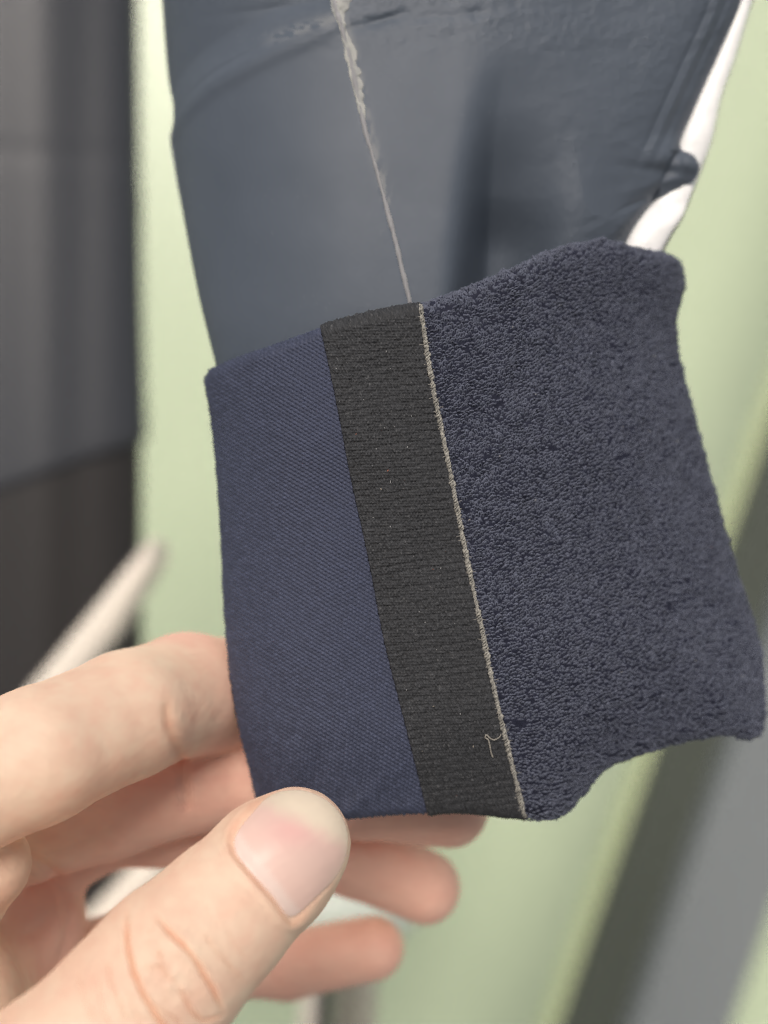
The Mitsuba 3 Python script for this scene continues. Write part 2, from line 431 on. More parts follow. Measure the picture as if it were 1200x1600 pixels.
dots = sstep(0.86, 0.93, meshkit.noise(np.stack([xx / 5.0, yy / 6.0 + 0 * xx, 0 * xx], -1), 26)) * sstep(0.55, 0.75, meshkit.fbm(np.stack([xx / 60, yy / 60 + 0 * xx, 0 * xx], -1), 2, 27)) * 0.07
mk = np.clip(0.42 * sm + sm2 + dots, 0, 1)[..., None]
scol = scol * (1 - mk) + np.array([0.30, 0.30, 0.29]) * mk
put('wetsuit__sleeve', join([(front.reshape(-1, 3), grid_faces(rows, cols)), (backP[::4].reshape(-1, 3), grid_faces(len(backP[::4]), 60, True))]), 'm_rubber',
    color=np.vstack([scol.reshape(-1, 3), np.tile([0.08, 0.10, 0.134], (backP[::4].size // 3, 1))]))
tag('wetsuit', 'slate grey wetsuit sleeve with its navy cuff turned up, held by the hand', 'wetsuit')
tag('wetsuit__sleeve', 'smooth slate grey rubber sleeve with a fold beside the seam')

# seam ridge and the pale glue along it
yq = np.linspace(-100, 520, 420)
xq = seam_x(yq) + 0.8 * (meshkit.noise(np.stack([yq / 9, 0 * yq, 0 * yq], 1)) - 0.5)
pq = at(xq, yq, sleeve_depth(xq, yq) - 0.00012)
rq = 0.00016 + 0.00020 * meshkit.fbm(np.stack([yq / 14, 0 * yq, 0 * yq + 3], 1), 3)
put('wetsuit__sleeve__seam', tube(pq, rq * (0.9 + 1.1 * meshkit.fbm(np.stack([yq / 35, 0 * yq, 0 * yq + 8], 1), 2)), 8), 'm_thread', color=None or np.tile([0.30, 0.30, 0.31], (len(pq) * 8 + 2, 1)))
gw_y = [-60, -10, 10, 24, 36, 44, 60, 85, 110, 135, 150, 175, 200, 235]
gw_l = [16, 12, 9, 6, 4, 4, 4, 6, 7, 7, 6, 3.5, 2.5, 0.6]
gw_r = [34, 30, 20, 13, 8, 5, 9, 12, 12, 12, 10, 6, 3.5, 0.6]
yg = np.linspace(-60, 235, 300)[:, None]
cg = np.linspace(-1, 1, 41)[None, :]
wob = 2.0 * (meshkit.fbm(np.stack([yg / 10 + 0 * cg, np.sign(cg) + 0 * yg, 0 * cg + 0 * yg], -1), 3, 2) - 0.5)
wl, wr = np.interp(yg, gw_y, gw_l), np.interp(yg, gw_y, gw_r)
xg = seam_x(yg) + np.where(cg < 0, cg * wl, cg * wr) * (1 + 0.5 * wob)
hg = np.sqrt(np.clip(1 - cg ** 2, 0, 1)) * (0.00028 + 0.0004 * meshkit.fbm(np.stack([xg / 7, yg / 9 + 0 * xg, 0 * xg], -1), 3, 6)) - 0.00012
Pg = at(xg, yg, sleeve_depth(xg, yg + 0 * xg) - hg)
tg = meshkit.fbm(np.stack([xg / 9, yg / 14 + 0 * xg, 0 * xg + 2], -1), 3, 12)[..., None]
cgm = np.array([0.26, 0.27, 0.27]) * (1 - tg) + np.array([0.50, 0.50, 0.46]) * tg
put('wetsuit__sleeve__glue', (Pg.reshape(-1, 3), grid_faces(*Pg.shape[:2])), 'm_thread', color=cgm.reshape(-1, 3))
tag('wetsuit__sleeve__glue', 'pale dried glue along the seam')

# sunlight on the far flank, painted as a white strip, with its dark bound edge
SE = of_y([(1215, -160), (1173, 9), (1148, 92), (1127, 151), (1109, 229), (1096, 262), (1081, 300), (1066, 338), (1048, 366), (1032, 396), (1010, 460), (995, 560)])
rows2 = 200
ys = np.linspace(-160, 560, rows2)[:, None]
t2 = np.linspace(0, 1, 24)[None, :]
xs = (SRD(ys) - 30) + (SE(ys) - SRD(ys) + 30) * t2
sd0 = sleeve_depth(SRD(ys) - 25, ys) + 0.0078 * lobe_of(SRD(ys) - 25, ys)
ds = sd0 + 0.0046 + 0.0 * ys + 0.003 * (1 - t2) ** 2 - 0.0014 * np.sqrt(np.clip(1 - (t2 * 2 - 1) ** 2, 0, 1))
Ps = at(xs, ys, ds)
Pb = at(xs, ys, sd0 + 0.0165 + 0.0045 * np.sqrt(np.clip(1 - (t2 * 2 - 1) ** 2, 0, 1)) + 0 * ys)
put('wetsuit__sleeve__painted_sun', join([(Ps.reshape(-1, 3), grid_faces(rows2, 24)), (Pb.reshape(-1, 3), grid_faces(rows2, 24, True))]), 'm_painted_sun')
tag('wetsuit__sleeve__painted_sun', 'white strip painted in for sunlight along the sleeve edge')
yb = np.linspace(-160, 560, 160)
rb = np.interp(yb, [-160, 0, 30, 240, 262, 300, 330, 395, 560], [5, 4.5, 1.8, 1.8, 5, 6.5, 4.5, 10, 14]) * S
xb_ = SE(yb) - rb / S * 0.6
put('wetsuit__sleeve__binding', tube(at(xb_, yb, sleeve_depth(SRD(yb) - 25, yb) + 0.0078 * lobe_of(SRD(yb) - 25, yb) + 0.0085), rb, 12), 'm_binding')

# ------------------------------------------------------------------ the turned-up cuff
def coons(L, R, Tp, Bt, a, v):
    """Transfinite patch; a (1, n) across, v (m, 1) down; returns x, y (m, n)."""
    l, r, t, b = L(v[:, 0])[:, None], R(v[:, 0])[:, None], Tp(a[0])[None], Bt(a[0])[None]
    A, V = a[..., None], v[..., None]
    c00, c10, c01, c11 = L(0.0), R(0.0), L(1.0), R(1.0)
    p = (1 - A) * l + A * r + (1 - V) * t + V * b - ((1 - A) * (1 - V) * c00 + A * (1 - V) * c10 + (1 - A) * V * c01 + A * V * c11)
    return p[..., 0], p[..., 1]


def cuff_panel(L, R, Tp, Bt, a, n_v, roll_top=0.0016, roll_bot=0.0014, inner=0.06, depth=cuff_depth):
    """The panel's points, rolled over at top and bottom edge with an inner return; plan coordinates too."""
    hpx = 780.0
    rt, rb = roll_top / S / hpx, roll_bot / S / hpx
    ph = np.linspace(0, np.pi, 15)
    v = np.concatenate([[inner], rt * (1 - np.sin(ph))[::-1][:-1], np.linspace(rt, 1 - rb, n_v), (1 - rb * (1 - np.sin(ph)))[1:], [1 - inner]])
    off = np.concatenate([[2 * roll_top], roll_top * (1 - np.cos(ph))[::-1][:-1], np.zeros(n_v), roll_bot * (1 - np.cos(ph))[1:], [2 * roll_bot]])
    x, y = coons(L, R, Tp, Bt, a, v[:, None])
    P = at(x, y, depth(x, y) + off[:, None])
    return P, x, y, v, off


def finish_panel(key, P, N, h, bsdf, color):
    Q = P + N * h[..., None]
    put(key, (Q.reshape(-1, 3), grid_faces(*Q.shape[:2])), bsdf, color=color.reshape(-1, 3))
    return Q


# navy knit panel ---------------------------------------------------
a = 1 - np.cos(np.linspace(0, 1, 210) * np.pi / 2)
a = (0.5 * a + 0.5 * np.linspace(0, 1, 210))[None, :]
P, x, y, v, off = cuff_panel(CL, B1, T1, U1, a, 620)
N = grid_normals(P)
jx = 2.2 * (meshkit.fbm(np.stack([x / 40, y / 40, 0 * x], -1), 2, 21) - 0.5)
g1 = (0.52 * x - 0.854 * y) + jx * 1.0     # across the diagonal rows
g2 = (0.80 * x + 0.60 * y) + jx
row = g1 / 5.7
cell = g2 / 6.8 + 0.5 * np.floor(row + 0.5)
hn = np.cos(np.pi * (row - np.floor(row + 0.5))) ** 1.0 * (0.12 + 0.88 * np.abs(np.cos(np.pi * cell)) ** 0.8)
rnd = meshkit.noise(np.stack([np.floor(row + 0.5) * 1.37, np.floor(cell + 0.5) * 1.71, 0 * x], -1), 31)
hair = meshkit.noise(np.stack([x / 1.7, y / 1.7, 0 * x], -1), 8)
h = 0.00027 * hn * (0.75 + 0.5 * rnd) + 0.00007 * (hair - 0.5)
tone = (0.82 + 0.36 * rnd)[..., None] * (0.9 + 0.2 * hair)[..., None]
col = np.array([0.050, 0.059, 0.098]) * tone
finish_panel('wetsuit__cuff__knit_panel', P, N, h, 'm_knit', col)
tag('wetsuit__cuff__knit_panel', 'navy twill knit panel')

# black ribbed tape --------------------------------------------------
a = np.linspace(-0.012, 1.0, 170)[None, :]
P, x, y, v, off = cuff_panel(B1, B2, T2, U2, a, 620)
N = grid_normals(P)
rib = (y + 0.16 * x) / 12.5 + 0.35 * (meshkit.fbm(np.stack([x / 30, y / 12, 0 * x], -1), 2, 41) - 0.5)
rib_s = meshkit.noise(np.stack([np.floor(rib) * 3.7, 0 * x + 0.5, x / 120], -1), 5)
groove = np.exp(-((rib - np.floor(rib) - 0.5) / 0.14) ** 2)
st = meshkit.noise(np.stack([x / 2.6, y / 3.6 + 0 * x, 0 * x], -1), 15)
st2 = meshkit.noise(np.stack([x / 1.5, y / 1.5, 0 * x + 3], -1), 16)
stitch = np.abs(np.sin(np.pi * (x / 5.2 + 0.5 * np.floor(y / 4.4)))) * np.abs(np.sin(np.pi * y / 4.4))
h = 0.00042 * sstep(-0.012, 0.015, a) + 0.00010 * (1 - a) - 0.00017 * groove * (0.25 + 0.9 * rib_s) + 0.00020 * (st - 0.5) + 0.00014 * (st2 - 0.5) + 0.00016 * stitch
tone = 0.62 + 0.9 * (0.55 * st + 0.45 * st2) ** 1.6
pale = sstep(0.80, 0.93, meshkit.noise(np.stack([x / 1.6, y / 2.1, 0 * x + 7], -1), 19))
col = np.array([0.039, 0.041, 0.045]) * tone[..., None] + pale[..., None] * np.array([0.05, 0.05, 0.05])
tapeP = finish_panel('wetsuit__cuff__tape', P, N, h, 'm_tape', col)
tag('wetsuit__cuff__tape', 'black ribbed tape with pale stitched edge')

# terry lining panel -------------------------------------------------
w_ = np.linspace(0, 1, 330)
a = (0.45 * w_ + 0.55 * np.sin(w_ * np.pi / 2))[None, :]
P, x, y, v, off = cuff_panel(B2, CR, T3, U3, a, 560, roll_top=0.0026, roll_bot=0.0022)
N = grid_normals(P)
pit = meshkit.fbm(np.stack([x / 9, y / 9, 0 * x], -1), 3, 51)
h = 0.00045 * (pit - 0.5)
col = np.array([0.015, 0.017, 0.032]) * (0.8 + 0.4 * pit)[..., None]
terryP, terryN, terry_x, terry_y = P, N, x, y
fr = P + N * h[..., None]
# the back half of the cuff, from the left silhouette round to the right one
nv_b, nu_b = 70, 60
vb = np.linspace(0.01, 0.985, nv_b)
lb, rb_ = CL(vb), CR(vb)
tb = np.linspace(0, 1, nu_b)
bxx = lb[:, None, 0] * (1 - tb) + rb_[:, None, 0] * tb
byy = lb[:, None, 1] * (1 - tb) + rb_[:, None, 1] * tb
sag = -np.interp(tb, [0, 0.33, 0.8, 1], [0, 10, 50, 0])[None] * (1 - vb[:, None]) + np.interp(tb, [0, 0.1, 0.3, 0.5, 0.6, 0.68, 0.75, 0.9, 1], [-8, 0, 25, 45, 50, 8, -20, -20, -5])[None] * vb[:, None]
byy = byy + sag * 0.8
dl, dr_ = cuff_depth(lb[:, 0], lb[:, 1]), cuff_depth(rb_[:, 0], rb_[:, 1])
bd = dl[:, None] * (1 - tb) + dr_[:, None] * tb + np.interp(byy, [400, 900, 1280], [0.012, 0.009, 0.004]) * np.sqrt(np.clip(1 - (2 * tb - 1) ** 2, 0, 1))
bP = at(bxx, byy, bd)
verts, faces = join([(fr.reshape(-1, 3), grid_faces(*fr.shape[:2])), (bP.reshape(-1, 3), grid_faces(nv_b, nu_b, True))])
colv = np.vstack([col.reshape(-1, 3), np.tile([0.05, 0.053, 0.085], (bP.size // 3, 1))])
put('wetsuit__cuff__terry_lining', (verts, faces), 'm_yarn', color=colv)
tag('wetsuit__cuff__terry_lining', 'navy looped terry lining')

# the loops of the terry, row by row
sp_row, sp_col = 5.1, 5.1
ok_rows = np.arange(8, P.shape[0] - 3)
arc_v = np.concatenate([[0], np.cumsum(np.linalg.norm(np.diff(P[:, 120], axis=0), axis=1))])
row_pos = np.arange(arc_v[6], arc_v[-3], sp_row * S)
ci, ri = [], []
for k, q in enumerate(row_pos):
    i0 = np.interp(q, arc_v, np.arange(len(arc_v)))
    line = P[int(round(i0))]
    arc = np.concatenate([[0], np.cumsum(np.linalg.norm(np.diff(line, axis=0), axis=1))])
    pos = np.arange((k % 2) * 0.5 * sp_col * S + 0.4 * sp_col * S, arc[-1], sp_col * S)
    pos = pos + rng.normal(0, 0.16 * sp_col * S, len(pos))
    c = np.interp(pos, arc, np.arange(len(arc)))
    ci.append(c)
    ri.append(i0 + rng.normal(0, 0.9, len(c)))
ci, ri = np.concatenate(ci), np.clip(np.concatenate(ri), 0, P.shape[0] - 1)


def samp(A):
    return np.stack([map_coordinates(A[..., k], [ri, ci], order=1, mode='nearest') for k in range(A.shape[-1])], -1)


lp, ln = samp(fr), samp(N)
ln /= np.linalg.norm(ln, axis=1, keepdims=True)
lx, ly = samp(terry_x[..., None])[:, 0], samp(terry_y[..., None])[:, 0]
clump = meshkit.fbm(np.stack([lx / 17, ly / 13, 0 * lx], 1), 2, 61)
keep = clump + rng.normal(0, 0.05, len(clump)) > 0.13
lp, ln, lx, ly, clump = lp[keep], ln[keep], lx[keep], ly[keep], clump[keep]
n = len(lp)
up = np.array([0, 0, 1.0]) - ln * ln[:, 2:3]
up /= np.linalg.norm(up, axis=1, keepdims=True) + 1e-9
side = np.cross(up, ln)
q1 = meshkit.noise(np.stack([lx / 15, ly / 15, 0 * lx], 1), 71) - 0.5
q2 = meshkit.noise(np.stack([lx / 15, ly / 15, 0 * lx + 9], 1), 72) - 0.5
tw = 0.9 * q1 + rng.normal(0, 0.25, n)
sd = side * np.cos(tw)[:, None] + (0.6 * up + 0.8 * ln) * np.sin(tw)[:, None]
ap = ln * (0.62 + 0.4 * q2 + rng.normal(0, 0.10, n))[:, None] + up * (0.72 + 0.7 * q1 + rng.normal(0, 0.20, n))[:, None] + side * (1.0 * q2 + rng.normal(0, 0.22, n))[:, None]
ap /= np.linalg.norm(ap, axis=1, keepdims=True)
hw = 2.15 * S * rng.uniform(0.8, 1.25, n)
hh = 5.2 * S * rng.uniform(0.7, 1.25, n) * (0.35 + 1.3 * clump)
rr = 1.15 * S * rng.uniform(0.85, 1.15, n)
phi = np.linspace(0.0, np.pi, 8)
wid = np.array([0.75, 1.0, 1.1, 0.8, 0.8, 1.1, 1.0, 0.75])
path = lp[:, None] - ln[:, None] * (1.2 * S) + sd[:, None] * (np.cos(phi) * wid)[None, :, None] * hw[:, None, None] + ap[:, None] * np.sin(phi)[None, :, None] * hh[:, None, None]
tt = np.gradient(path, axis=1)
tt /= np.linalg.norm(tt, axis=-1, keepdims=True)
bb = np.cross(sd, ap)
bb /= np.linalg.norm(bb, axis=1, keepdims=True)
bb = np.broadcast_to(bb[:, None], path.shape)
aa = np.cross(tt, bb)
sides = 5
ang = np.arange(sides) * 2 * np.pi / sides
V = path[:, :, None] + rr[:, None, None, None] * (np.cos(ang)[None, None, :, None] * aa[:, :, None] + np.sin(ang)[None, None, :, None] * bb[:, :, None])
m_ = len(phi)
i, j = np.meshgrid(np.arange(m_ - 1), np.arange(sides), indexing='ij')
p_, q_ = i * sides + j, i * sides + (j + 1) % sides
f1 = np.vstack([np.stack([p_, q_, q_ + sides], -1).reshape(-1, 3), np.stack([p_, q_ + sides, p_ + sides], -1).reshape(-1, 3)])
F = (f1[None] + (np.arange(n) * m_ * sides)[:, None, None]).reshape(-1, 3)
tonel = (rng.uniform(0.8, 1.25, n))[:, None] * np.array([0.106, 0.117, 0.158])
tonel = tonel * (1 - 0.0) + rng.uniform(-0.003, 0.006, (n, 1)) * np.array([1.0, 0.8, 1.0])
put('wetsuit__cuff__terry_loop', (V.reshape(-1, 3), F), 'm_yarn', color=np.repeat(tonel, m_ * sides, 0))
tag('wetsuit__cuff__terry_loop', 'small navy terry loops', kind='stuff')
print('loops', n, 'tris', len(F))

# pale overlocked edge thread between tape and terry ------------------
vv = np.linspace(0.0, 0.999, 900)
e = B2(vv)
ed = cuff_depth(e[:, 0], e[:, 1])
endr = np.clip(np.minimum(vv, 1 - vv) * 780 * S, 0, 0.0015)
ed = ed + 0.0015 - np.sqrt(np.clip(0.0015 ** 2 - (0.0015 - endr) ** 2, 0, None))
ecore = at(e[:, 0], e[:, 1], ed - 0.00055)
parts = []
base_n = meshkit.fbm(np.stack([vv * 95, 0 * vv, 0 * vv], 1), 3, 81)
for ply_, ph0 in ((0, 0.0), (1, 2.1), (2, 4.2)):
    ang_ = vv * 2 * np.pi * 62 + ph0
    rad = (0.00006 + 0.00034 * base_n)
    pth = ecore + np.stack([np.cos(ang_) * rad, -np.sin(ang_) * rad * 0.7, 0.0 * rad], 1) + rng.normal(0, 0.00004, ecore.shape)
    parts.append(tube(pth, 0.00006 + 0.00020 * meshkit.noise(np.stack([vv * 260, 0 * vv + ply_, 0 * vv], 1), 4), 6))
tv, tf = join(parts)
tt_ = meshkit.fbm(tv * 2600, 2, 90)[:, None]
put('wetsuit__cuff__edge_thread', (tv, tf), 'm_thread', color=np.array([0.07, 0.07, 0.07]) * (1 - tt_) + np.array([0.52, 0.50, 0.44]) * tt_)
tag('wetsuit__cuff__edge_thread', 'pale grey stitched edge thread')
# fuzz along that edge, lint on the fabric
fz = []
for k in range(240):
    t0 = rng.uniform(0.005, 0.995)
    p0 = ecore[int(t0 * 899)]
    dirn = np.array([rng.normal(0, 1), -abs(rng.normal(0, 0.7)), rng.normal(0, 1)])
    dirn /= np.linalg.norm(dirn)
    bend = rng.normal(0, 0.4, 3)
    s_ = np.linspace(0, rng.uniform(0.0004, 0.0010), 5)[:, None]
    fz.append(tube(p0 + dirn * s_ + bend * s_ ** 2 * 500, 0.00003, 4))
v_, f_ = join(fz)
put('wetsuit__cuff__edge_thread__fuzz', (v_, f_), 'm_thread', color=np.tile([0.40, 0.38, 0.34], (len(v_), 1)))
tag('wetsuit__cuff__edge_thread__fuzz', 'fine fibres along the edge', kind='stuff')
# the loose thread end on the tape
lt = np.array([(783, 1147), (779, 1153), (772, 1156), (765, 1153), (760, 1148), (758, 1152), (763, 1156), (765, 1164), (767, 1174), (770, 1183)], float)
lf = polyline(lt)(np.linspace(0, 1, 60))
lpth = at(lf[:, 0], lf[:, 1], cuff_depth(lf[:, 0], lf[:, 1]) - 0.0009)
v_, f_ = tube(lpth, 0.00007 + 0.00006 * meshkit.noise(np.stack([np.arange(60) / 3, np.zeros(60), np.zeros(60)], 1)), 6)
put('wetsuit__cuff__loose_thread', (v_, f_), 'm_thread', color=np.tile([0.34, 0.32, 0.28], (len(v_), 1)))
tag('wetsuit__cuff__loose_thread', 'short loose pale thread end curling off the edge')
li = []
lint_col = []
for k in range(44):
    on_tape = k < 28
    G, GN = (tapeP, None) if on_tape else (fr, N)
    r0, c0 = rng.integers(30, G.shape[0] - 30), rng.integers(6, G.shape[1] - 40)
    p0 = G[r0, c0] + np.array([0, -0.00006 if on_tape else -0.0007, 0])
    d_ = np.array([rng.normal(0, 1), 0.05, rng.normal(0, 1)])
    d_ /= np.linalg.norm(d_)
    s_ = np.linspace(0, rng.uniform(0.00012, 0.00035), 5)[:, None]
    m = tube(p0 + d_ * s_ + rng.normal(0, 1, 3) * np.array([1, 0.1, 1]) * s_ ** 2 * 600, rng.uniform(0.00004, 0.00008), 4)
    li.append(m)
    lint_col.append(np.tile([[0.32, 0.32, 0.32], [0.38, 0.34, 0.28], [0.30, 0.12, 0.08]][rng.choice(3, p=[0.75, 0.18, 0.07])], (len(m[0]), 1)))
v_, f_ = join(li)
put('wetsuit__cuff__lint', (v_, f_), 'm_thread', color=np.vstack(lint_col))
tag('wetsuit__cuff__lint', 'tiny pale lint specks', kind='stuff')

# ------------------------------------------------------------------ the hand
def chain(pts):
    out = []
    for (x_, y_, d_, r_) in pts:
        out.append((at(x_, y_, d_), r_ * unit(d_)))
    return out


THUMB = chain([(-120, 1900, 0.128, 165), (70, 1715, 0.134, 142), (210, 1572, 0.1395, 124), (268, 1508, 0.1425, 122), (345, 1432, 0.1470, 108), (425, 1352, 0.1525, 100), (462, 1318, 0.1550, 86)])
INDEX = chain([(-330, 1330, 0.150, 125), (-160, 1275, 0.151, 112), (60, 1180, 0.156, 105), (200, 1116, 0.1690, 98), (290, 1085, 0.1830, 94), (375, 1088, 0.1975, 88), (445, 1145, 0.1985, 80), (520, 1222, 0.1950, 68)])
MIDDLE = chain([(-200, 1370, 0.172, 95), (-20, 1315, 0.180, 84), (170, 1262, 0.187, 78), (300, 1222, 0.192, 76), (400, 1212, 0.196, 72), (560, 1240, 0.2005, 68), (702, 1262, 0.2005, 61)])
RING = chain([(-200, 1480, 0.182, 90), (0, 1385, 0.193, 72), (170, 1298, 0.200, 56), (400, 1292, 0.208, 62), (560, 1338, 0.212, 62), (664, 1386, 0.212, 55)])
PINKY = chain([(-200, 1620, 0.190, 88), (30, 1530, 0.200, 66), (200, 1482, 0.210, 57), (330, 1500, 0.216, 54), (450, 1507, 0.218, 51), (583, 1481, 0.217, 48)])
PALM = [chain([(-180, 1400, 0.176, 150), (-150, 1650, 0.170, 200), (-300, 1900, 0.160, 260)]), chain([(-60, 1430, 0.186, 105), (42, 1442, 0.193, 88)]), chain([(-60, 1560, 0.182, 130), (20, 1540, 0.192, 95)])]
PAD = chain([(-60, 1330, 0.160, 60), (-22, 1352, 0.1605, 58), (-60, 1420, 0.165, 60)])
THENAR = chain([(-180, 1900, 0.145, 220), (-110, 1610, 0.160, 135)])


def cones(p, ch, k):
    out = None
    for (a_, ra), (b_, rb2) in zip(ch[:-1], ch[1:]):
        ab = b_ - a_
        t_ = np.clip(((p - a_) @ ab) / (ab @ ab), 0, 1)
        d_ = np.linalg.norm(p - a_ - t_[:, None] * ab, axis=1) - (ra + (rb2 - ra) * t_)
        out = d_ if out is None else smin(out, d_, k)
    return out


def smin(a_, b_, k):
    h_ = np.clip(0.5 + 0.5 * (b_ - a_) / k, 0, 1)
    return b_ + (a_ - b_) * h_ - k * h_ * (1 - h_)


def thumb_sdf(p):
    return cones(p, THUMB, 0.002)


def hand_sdf(p):
    palm = None
    for c_ in PALM:
        d_ = cones(p, c_, 0.004)
        palm = d_ if palm is None else smin(palm, d_, 0.005)
    palm = smin(palm, cones(p, THENAR, 0.003), 0.006)
    palm = smin(palm, cones(p, PAD, 0.003), 0.0035)
    out = None
    for ch, kp in ((INDEX, 0.0025), (MIDDLE, 0.003), (RING, 0.003), (PINKY, 0.003)):
        f_ = smin(cones(p, ch, 0.0016), palm, kp)
        out = f_ if out is None else smin(out, f_, 0.0006)
    th = smin(thumb_sdf(p), cones(p, THENAR, 0.003), 0.006)
    return smin(out, th, 0.0012)


def surface_net(fn, lo, hi, step):
    ax = [np.arange(l, h_ + step, step) for l, h_ in zip(lo, hi)]
    X, Y, Z = np.meshgrid(*ax, indexing='ij')
    pts = np.stack([X, Y, Z], -1).reshape(-1, 3)
    val = np.concatenate([fn(c) for c in np.array_split(pts, 40)]).reshape(X.shape)
    val = np.pad(val, 1, constant_values=1.0)          # closes the surface at the box
    n0, n1, n2 = np.array(val.shape) - 1
    ins = val < 0
    count, acc = np.zeros((n0, n1, n2)), np.zeros((n0, n1, n2, 3))
    corners = [(i_, j_, k_) for i_ in (0, 1) for j_ in (0, 1) for k_ in (0, 1)]
    sl = lambda c: tuple(slice(o, o + m__) for o, m__ in zip(c, (n0, n1, n2)))
    for c in corners:
        for axis in range(3):
            if c[axis]:
                continue
            e_ = list(c)
            e_[axis] = 1
            v0, v1 = val[sl(c)], val[sl(e_)]
            cross = (v0 < 0) != (v1 < 0)
            t_ = np.where(cross, v0 / np.where(cross, v0 - v1, 1), 0)
            count += cross
            for q in range(3):
                acc[..., q] += np.where(cross, c[q] + (t_ if q == axis else 0), 0)
    on = count > 0
    index = -np.ones(on.shape, int)
    index[on] = np.arange(on.sum())
    cell_ = np.argwhere(on)
    vert = (cell_ + acc[on] / count[on][:, None] - 1) * step + np.array(lo)
    faces_ = []
    for axis in range(3):
        b_, c_ = [(1, 2), (2, 0), (0, 1)][axis]
        s0 = [slice(1, -1)] * 3
        s0[axis] = slice(0, -1)
        s1 = list(s0)
        s1[axis] = slice(1, None)
        v0, v1 = ins[tuple(s0)], ins[tuple(s1)]
        at_ = np.argwhere(v0 != v1)
        sgn = v0[v0 != v1]
        at_ = at_ + np.array([0 if q == axis else 1 for q in range(3)])
        sh = lambda db, dc: index[tuple((at_ - np.array([0 if q == axis else (db if q == b_ else dc) for q in range(3)])).T)]
        quad = np.stack([sh(1, 1), sh(0, 1), sh(0, 0), sh(1, 0)], 1)
        quad[~sgn] = quad[~sgn][:, ::-1]
        faces_.append(quad)
    q = np.vstack(faces_)
    return vert, np.vstack([q[:, [0, 1, 2]], q[:, [0, 2, 3]]])


lo, hi = at(-230, 0, 0.17)[0], at(800, 0, 0.2)[0]
hv, hf = surface_net(hand_sdf, [-0.090, -0.060, EYE_H - 0.108], [0.026, 0.064, EYE_H - 0.012], 0.00085)
hm = trimesh.Trimesh(hv, hf, process=True)
ed_ = hm.edges_unique
nvv = len(hm.vertices)
ones = np.ones(len(ed_))
adj = csr_matrix((np.r_[ones, ones], (np.r_[ed_[:, 0], ed_[:, 1]], np.r_[ed_[:, 1], ed_[:, 0]])), shape=(nvv, nvv))
deg = np.maximum(np.asarray(adj.sum(1)).ravel(), 1)[:, None]
sv = np.array(hm.vertices)
for it in range(6):
    for fac in (0.5, -0.51):
        sv = sv + fac * (adj @ sv / deg - sv)
hm.vertices = sv


def plan_of(p):
    d_ = p[:, 1] + D0
    k_ = S * d_ / D0
    return p[:, 0] / k_ + 600, 800 - (p[:, 2] - EYE_H) / k_


# finer mesh where the thumb and the index finger face the lens
for it in range(2):
    c_ = hm.triangles_center
    px, py = plan_of(c_)
    near = (hm.face_normals[:, 1] < 0.25) & (px > -20) & (px < 620) & (py > 960) & (py < 1640)
    near &= (thumb_sdf(c_) < 0.0025) | ((it == 0) & (px < 420) & (py < 1330))
    hm = hm.subdivide(face_index=np.nonzero(near)[0]) if False else hm
    v2, f2 = trimesh.remesh.subdivide(hm.vertices, hm.faces, face_index=np.nonzero(near)[0])
    hm = trimesh.Trimesh(v2, f2, process=True)
hv = np.array(hm.vertices)
hn_ = np.array(hm.vertex_normals)
px, py = plan_of(hv)
on_thumb = sstep(0.0022, 0.0008, thumb_sdf(hv)) * sstep(0.3, -0.1, hn_[:, 1])

NAIL = np.array([(361, 1318), (364, 1303), (376, 1285), (394, 1266), (417, 1246), (440, 1236), (466, 1234), (492, 1241), (517, 1256), (535, 1278), (543, 1306), (541, 1335), (530, 1362), (510, 1389), (488, 1413), (468, 1432), (455, 1440), (446, 1432), (428, 1406), (405, 1380), (383, 1355), (366, 1334)], float)
from shapely.geometry import Polygon, LineString
from shapely import contains_xy
nail_poly = Polygon(NAIL)
dn, wn = dist_poly(px, py, np.vstack([NAIL, NAIL[:1]]))
inside = contains_xy(nail_poly, px, py)
sdn = np.where(inside, -dn, dn)
prox = sstep(60, 0, (px - 361) * 0.79 + (py - 1318) * -0.62) * 1.0    # 1 at the cuticle, 0 at the free edge
leftside = sstep(470, 395, px)
disp = np.zeros(len(hv))
fold = 0.00034 * np.exp(-((sdn - 10) / 7) ** 2) * np.maximum(prox, 0.85 * leftside) - 0.00032 * sstep(5, -2, sdn)
disp += fold * on_thumb
# flexion creases on the back of the thumb joint
TH_CREASES = [
    ([(197, 1425), (199, 1470), (206, 1510), (220, 1545), (237, 1575), (262, 1610), (280, 1640)], 4.6, 0.00050),
    ([(242, 1432), (262, 1452), (285, 1476), (305, 1500), (322, 1528), (338, 1556), (350, 1583)], 4.2, 0.00042),
    ([(277, 1538), (290, 1560), (302, 1583), (316, 1594), (335, 1592), (350, 1583)], 3.2, 0.00030),
    ([(246, 1476), (250, 1494), (254, 1516), (266, 1530), (277, 1538)], 2.4, 0.00022),
    ([(220, 1516), (232, 1512), (246, 1512), (254, 1516)], 2.2, 0.00016),
    ([(225, 1458), (240, 1448), (246, 1438)], 2.0, 0.00012),
    ([(165, 1500), (172, 1530), (184, 1562), (200, 1600)], 2.6, 0.00018),
    ([(315, 1452), (332, 1478), (352, 1502), (372, 1522), (384, 1540)], 2.4, 0.00016),
    ([(352, 1450), (368, 1478), (386, 1500)], 2.2, 0.00010),
    ([(240, 1568), (258, 1582), (280, 1600), (292, 1630)], 2.4, 0.00022),
    ([(120, 1520), (132, 1560), (150, 1600)], 2.4, 0.00012),
    ([(150, 1530), (160, 1575), (172, 1610)], 2.2, 0.00012),
    ([(195, 1545), (210, 1580), (228, 1620)], 2.0, 0.00014),
    ([(338, 1470), (356, 1500), (366, 1536)], 1.8, 0.00008),
    ([(262, 1545), (256, 1560), (268, 1575)], 2.0, 0.00012),
]
red = np.zeros(len(hv))
